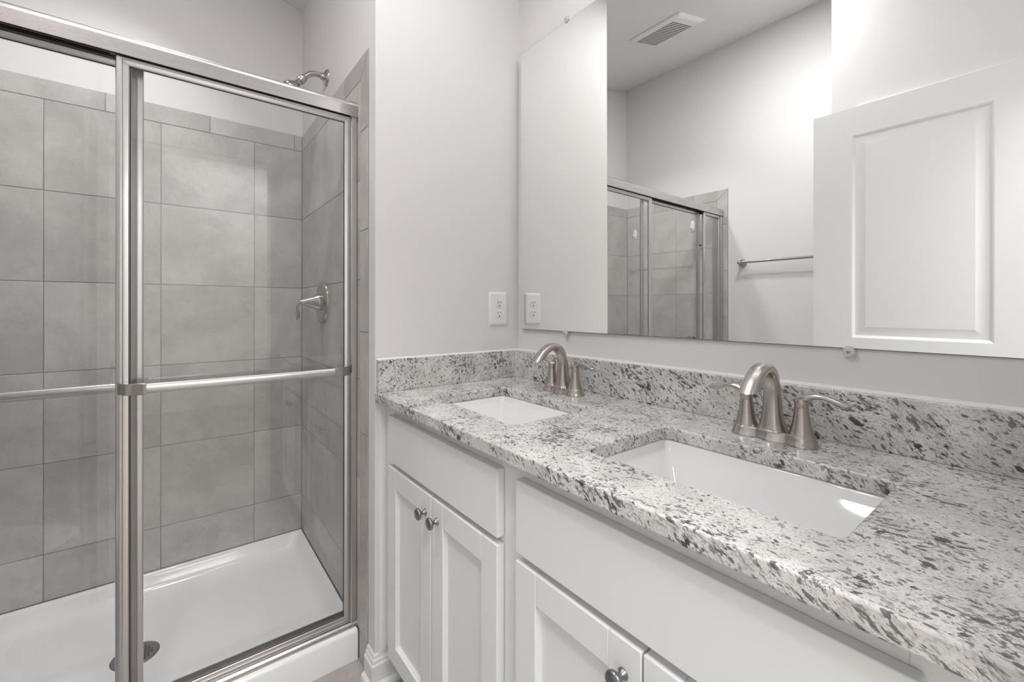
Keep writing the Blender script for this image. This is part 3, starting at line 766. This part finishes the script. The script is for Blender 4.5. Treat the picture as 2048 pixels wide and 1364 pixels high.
ou = thing('duplex_outlet', 'white duplex power outlet on the wall left of the mirror', 'power outlet', (.9625, YS, 1.1770))
ox0, ox1, oz0, oz1 = .921, 1.0045, 1.1145, 1.2395
bm = BM()
def ol(i, y): return [(x, y, z) for x, z in rrect(ox0 + i, ox1 - i, oz0 + i, oz1 - i, .005, 4)]
loft(bm, [ol(0, YS - .0002), ol(0, YS - .0015), ol(.0015, YS - .0045), ol(.005, YS - .0062), ol(.009, YS - .0066)], close_last=True, close_first=True)
obj('wall_plate', bm, M['plastic'], ou, smooth=True, angle=50)
cx = .9655
for zz in (1.1965, 1.1575):
    bm = BM(); R = .0168; pts = []
    for k in range(40):
        a = 2 * PI * k / 40; px = R * math.cos(a); pz = R * math.sin(a); pz = max(min(pz, .0128), -.0128); pts.append((cx + px, zz + pz))
    prism(bm, pts, 'y', YS - .0060, YS - .0082)
    r = obj('receptacle', bm, M['plastic'], ou, bevel=.0004)
    bm = BM(); box(bm, cx - .0075, cx - .0052, YS - .0084, YS - .0080, zz + .0005, zz + .0095); box(bm, cx + .0050, cx + .0070, YS - .0084, YS - .0080, zz + .0015, zz + .0088)
    lathe(bm, (cx - .0005, YS - .0080, zz - .0070), (0, -1, 0), [(0, 0), (0, .0026), (.0005, .0026), (.0005, 0)], 14)
    obj('socket_slots', bm, M['slot'], r)

# ------------------------------------------------------------------ left wall: towel bar
tr = thing('towel_rail', 'brushed nickel towel bar on the painted wall, seen in the mirror', 'towel bar', (-0.96, 1.05, 1.478))
for yy in (1.345, .745):
    bm = BM(); lathe(bm, (-.9975, yy, 1.478), (1, 0, 0), [(0, 0), (0, .0265), (.004, .0265), (.010, .0240), (.014, .0175), (.018, .0125), (.030, .0115), (.060, .0115), (.066, .010), (.069, .005), (.070, 0)], 36)
    obj('wall_post', bm, M['nickel'], tr, smooth=True, angle=45)
bm = BM(); lathe(bm, (-.9425, .745, 1.4805), (0, 1, 0), [(0, 0), (0, .0088), (.60, .0088), (.60, 0)], 24)
obj('bar', bm, M['nickel'], tr, smooth=True, angle=45)

# ------------------------------------------------------------------ exhaust vent on the sloping ceiling
vx0, vx1, vy0, vy1 = -.330, -.050, 1.265, 1.590
ve = thing('exhaust_vent', 'white louvred exhaust fan cover on the ceiling, seen in the mirror', 'ceiling vent', ((vx0 + vx1) / 2, (vy0 + vy1) / 2, ceil_z((vx0 + vx1) / 2)))
def cz(x, d): return ceil_z(x) - d
bm = BM()
def vl(i, d): return [(x, y, cz(x, d)) for x, y in rrect(vx0 + i, vx1 - i, vy0 + i, vy1 - i, .012, 4)]
lo = [vl(0, .0005), vl(0, .006), vl(.006, .012), vl(.022, .0175), vl(.026, .018)]
loft(bm, lo, close_last=True, close_first=True)
obj('cover', bm, M['plastic'], ve, smooth=True, angle=40)
bm = BM(); bl = BM()
NS = 17; ya, yb = vy0 + .062, vy1 - .022
for k in range(NS):
    y = ya + (yb - ya) * (k + .5) / NS; w = (yb - ya) / NS * .26
    xa, xb = vx0 + .035, vx1 - .035
    vs = [bl.verts.new(p) for p in ((xa, y - w, cz(xa, .0183)), (xb, y - w, cz(xb, .0183)), (xb, y + w, cz(xb, .0183)), (xa, y + w, cz(xa, .0183)))]
    vt = [bl.verts.new((v.co.x, v.co.y, v.co.z + .002)) for v in vs]
    bl.faces.new(vs); bl.faces.new(vt)
    for i in range(4): bl.faces.new((vs[i], vs[(i + 1) % 4], vt[(i + 1) % 4], vt[i]))
obj('louvre_slots', bl, simple('vent_shadow_gap', (.10, .10, .10), .7), ve)
bm.free()

# ------------------------------------------------------------------ white panel door standing open, closet door behind it
d1 = bpy.data.objects.new('door_1', None); COL.objects.link(d1); d1.location = (-.228, .35, 0.0); d1['kind'] = 'structure'
DXF, DXB, DY0, DY1, DZ0, DZ1 = -.2105, -.2455, -.004, .698, .012, 2.042
def panel_face(bm, x, s, holes):
    """door face with raised-and-fielded panels; s=+1 faces +x"""
    ys = sorted({DY0, DY1, *[h[0] for h in holes], *[h[1] for h in holes]}); zs = sorted({DZ0, DZ1, *[h[2] for h in holes], *[h[3] for h in holes]})
    for i in range(len(ys) - 1):
        for j in range(len(zs) - 1):
            if any(abs(h[0] - ys[i]) < 1e-6 and abs(h[2] - zs[j]) < 1e-6 for h in holes): continue
            bm.faces.new([bm.verts.new((x, *p)) for p in ((ys[i], zs[j]), (ys[i + 1], zs[j]), (ys[i + 1], zs[j + 1]), (ys[i], zs[j + 1]))])
    for (a, b, c, d) in holes:
        def lp(i, dx): return [(x - s * dx, a + i, c + i), (x - s * dx, b - i, c + i), (x - s * dx, b - i, d - i), (x - s * dx, a + i, d - i)]
        loft(bm, [lp(0, 0), lp(.004, .0015), (lp(.008, .0050)), lp(.012, .0085), lp(.020, .0090), lp(.026, .0085), lp(.048, .0022), lp(.052, .0020)], close_last=True)
holes = [(.140, .557, 1.045, 1.922), (.140, .557, .19, .905)]
bm = BM(); panel_face(bm, DXF, 1, holes); panel_face(bm, DXB, -1, holes)
for q in (((DXF, DY0, DZ0), (DXB, DY0, DZ0), (DXB, DY1, DZ0), (DXF, DY1, DZ0)), ((DXF, DY0, DZ1), (DXF, DY1, DZ1), (DXB, DY1, DZ1), (DXB, DY0, DZ1)),
          ((DXF, DY1, DZ0), (DXB, DY1, DZ0), (DXB, DY1, DZ1), (DXF, DY1, DZ1)), ((DXF, DY0, DZ0), (DXF, DY0, DZ1), (DXB, DY0, DZ1), (DXB, DY0, DZ0))):
    bm.faces.new([bm.verts.new(p) for p in q])
bmesh.ops.remove_doubles(bm, verts=bm.verts, dist=1e-5)
obj('door_slab', bm, M['door'], d1, smooth=True, angle=12)
for s, xx in ((1, DXF), (-1, DXB)):
    bm = BM(); lathe(bm, (xx, .635, .93), (s, 0, 0), [(0, 0), (0, .031), (.004, .031), (.008, .026), (.012, .012), (.030, .010), (.034, .016), (.040, .0255), (.048, .026), (.053, .018), (.054, 0)] if s > 0 else [(0, 0), (0, .031), (.004, .031), (.008, .026), (.012, .012), (.024, .010), (.028, .016), (.033, .024), (.040, .024), (.044, .015), (.045, 0)], 32)
    obj('door_knob', bm, M['nickel'], d1, smooth=True, angle=40)
for zz in (.25, 1.03, 1.80):
    bm = BM(); lathe(bm, (-.2080, -.0035, zz - .045), (0, 0, 1), [(0, 0), (0, .005), (.09, .005), (.09, 0)], 12)
    obj('hinge', bm, M['nickel'], d1, smooth=True)
# doorway casing and jamb of the entry the photograph is taken from
bm = boxes((-.25, -.2475, -.12, -.001, 0, 2.05), (.455, .4695, -.12, -.001, 0, 2.05), (-.2475, .455, -.12, -.001, 2.046, 2.0595))
struct('trim_1', bm, M['trim'])
bm = boxes((.4600, .4880, .0005, .0012, 0, .1), (-.25, .53, .0002, .013, 2.056, 2.115))
bm.free()
bm = boxes((-.29, .47, .0002, .014, 2.052, 2.110))
struct('trim_2', bm, M['trim'], bevel=.003)
# closet casing on the wall behind the open door; only its head shows above the door in the mirror
bm = boxes((-.2998, -.2850, .498, .555, 0, 2.075), (-.2998, -.2850, .020, .4980, 2.018, 2.075))
struct('trim_3', bm, M['trim'], bevel=.003)
bm = boxes((-.2998, -.2930, .020, .4975, .012, 2.0175))
struct('door_2', bm, M['door'])

# ------------------------------------------------------------------ toilet (reflected faintly in the shower glass)
to = thing('toilet', 'white toilet against the left wall between shower and closet wall', 'toilet', (-.70, 1.03, 0))
def egg(x0, x1, yc, hw, z, n=40, shrink=1.0):
    pts = []
    for i in range(n):
        a = 2 * PI * i / n; c, s = math.cos(a), math.sin(a)
        xm = x0 + (x1 - x0) * .42; rx = (x1 - xm) if c > 0 else (xm - x0)
        pts.append((xm + rx * c * shrink, yc + hw * s * shrink * (1 if c > 0 else (1 - .12 * c * c)), z))
    return pts
bm = BM(); loft(bm, [egg(-.80, -.38, 1.03, .11, 0), egg(-.80, -.38, 1.03, .11, .02), egg(-.78, -.42, 1.03, .10, .10), egg(-.78, -.36, 1.03, .115, .20), egg(-.80, -.29, 1.03, .155, .30), egg(-.81, -.262, 1.03, .178, .37), egg(-.81, -.258, 1.03, .182, .395), egg(-.80, -.27, 1.03, .172, .400)], close_last=True, close_first=True)
obj('bowl', bm, M['toilet'], to, smooth=True, angle=60)
bm = BM(); loft(bm, [egg(-.80, -.255, 1.03, .183, .4005), egg(-.80, -.250, 1.03, .186, .410), egg(-.80, -.252, 1.03, .185, .420), egg(-.79, -.265, 1.03, .172, .4235)], close_last=True, close_first=True)
obj('seat', bm, M['plastic'], to, smooth=True, angle=60)
bm = BM(); loft(bm, [egg(-.80, -.258, 1.03, .180, .4245), egg(-.80, -.253, 1.03, .183, .432), egg(-.795, -.262, 1.03, .176, .441), egg(-.76, -.30, 1.03, .13, .445)], close_last=True, close_first=True)
obj('lid', bm, M['plastic'], to, smooth=True, angle=60)
bm = BM(); loft(bm, [[(x, y, z) for x, y in rrect(-.995 + .02 * (z < .5), -.815 - .01 * (z < .5), 1.03 - h, 1.03 + h, .03, 6)] for z, h in ((.38, .18), (.41, .20), (.74, .215))], close_last=True, close_first=True)
obj('tank', bm, M['toilet'], to, smooth=True, angle=50)
bm = BM(); loft(bm, [[(x, y, z) for x, y in rrect(-.997, -.808 + e, 1.03 - .222 - e, 1.03 + .222 + e, .032, 6)] for z, e in ((.7405, -.002), (.748, .002), (.765, .002), (.775, -.006))], close_last=True, close_first=True)
obj('tank_lid', bm, M['toilet'], to, smooth=True, angle=50)
bm = BM(); lathe(bm, (-.8155, 1.17, .68), (1, 0, 0), [(0, 0), (0, .012), (.012, .010), (.012, 0)], 16); box(bm, -.804, -.798, 1.10, 1.178, .674, .684)
obj('flush_lever', bm, M['nickel2'], to, smooth=True)

# ------------------------------------------------------------------ vanity light above the mirror (out of frame) and ceiling lamp
def point(name, loc, power, r, color, parent=None):
    l = bpy.data.lights.new(name, 'POINT'); l.energy = power; l.shadow_soft_size = r; l.color = color
    o = bpy.data.objects.new(name, l); COL.objects.link(o); o.location = loc
    if parent: o.parent = parent; o.location = Vector(loc) - wloc(parent)
    return o
vl_ = thing('vanity_light', 'brushed nickel bath light with frosted shades above the mirror', 'wall lamp', (XM, .66, 2.40))
obj('backplate', boxes((XM - .022, XM - .0002, .22, .84, 2.345, 2.420)), M['nickel'], vl_, bevel=.004)
for yy in (.28, .53, .78):
    bm = BM(); sweep(bm, [(XM - .02, yy, 2.38, .008, .008), (XM - .06, yy, 2.37, .008, .008), (XM - .12, yy, 2.33, .008, .008), (XM - .14, yy, 2.305, .008, .008)], (0, 1, 0), 5, 14)
    obj('lamp_arm', bm, M['nickel'], vl_, smooth=True)
    bm = BM()
    pr = [(0, .016), (.012, .026), (.03, .036), (.06, .045), (.09, .052), (.105, .056), (.1051, .0535), (.088, .049), (.06, .042), (.03, .033), (.014, .024), (.003, .014)]
    d, u, v = frame_of((0, 0, 1)); rings = []
    for (h, r) in pr: rings.append([bm.verts.new(Vector((XM - .14, yy, 2.290)) + d * h + u * r * math.cos(2 * PI * i / 32) + v * r * math.sin(2 * PI * i / 32)) for i in range(32)])
    for a, b in zip(rings, rings[1:]):
        for i in range(32): bm.faces.new((a[i], b[i], b[(i + 1) % 32], a[(i + 1) % 32]))
    bm.faces.new(rings[0]); bm.faces.new(rings[-1])
    obj('lamp_shade', bm, M['glass'], vl_, smooth=True, angle=50)
    point('bulb_light', (XM - .14, yy, 2.365), PW['bulb'], .03, (1, .995, .985), vl_)
def downlight(x, y, power, label, r=.062, spread=2.0):
    z = ceil_z(x); nrm = Vector((-.275, 0, -1)).normalized(); c = Vector((x, y, z))
    t = thing('recessed_light', label, 'ceiling light', tuple(c), 'recessed ceiling lights')
    bm = BM(); lathe(bm, c - nrm * .001, nrm, [(0, r + .02), (.004, r + .02), (.006, r + .012), (.004, r + .001), (.001, r)], 48)
    obj('trim_ring', bm, M['plastic'], t, smooth=True, angle=40)
    bm = BM(); lathe(bm, c - nrm * .001, nrm, [(0, 0), (0, r + .001), (.0022, r - .001), (.0022, 0)], 40)
    obj('diffuser', bm, M['frost'], t)
    p = c + nrm * .012
    l = area_light('recessed_lamp', tuple(p), (0, math.atan(.275), 0), 2 * r, 2 * r, power, (1, .995, .99)); l.data.shape = 'DISK'; l.data.spread = spread
downlight(-.20, .88, PW['dl_closet'], 'round recessed ceiling light near the closet wall corner', spread=PI)
downlight(.36, .95, PW['dl_mid'], 'round recessed ceiling light in front of the vanity', spread=PI)
downlight(.0, 1.82, PW['dl_shower'], 'round recessed ceiling light over the shower', spread=1.7)
# ------------------------------------------------------------------ bedroom behind the doorway
bx0, bx1, by0, by1, bz = -2.2, 2.6, -3.2, -.1202, 3.0
struct('floor_bedroom', boxes((bx0, bx1, by0, by1, -.06, 0)), M['carpet'])
struct('ceiling_bedroom', boxes((bx0, bx1, by0, by1, bz, bz + .06)), M['ceiling'])
struct('wall_bedroom_left', boxes((bx0 - .08, bx0, by0, by1, 0, bz)), M['bedroom'])
struct('wall_bedroom_right', boxes((bx1, bx1 + .08, by0, by1, 0, bz)), M['bedroom'])
struct('wall_bedroom_front', boxes((bx0, -1.1, by1, by1 + .08, 0, bz), (XM + .1, bx1, by1, by1 + .08, 0, bz)), M['bedroom'])
struct('wall_bedroom_back', boxes((bx0, bx1, by0 - .1, by0, 0, bz)), M['bedroom'])
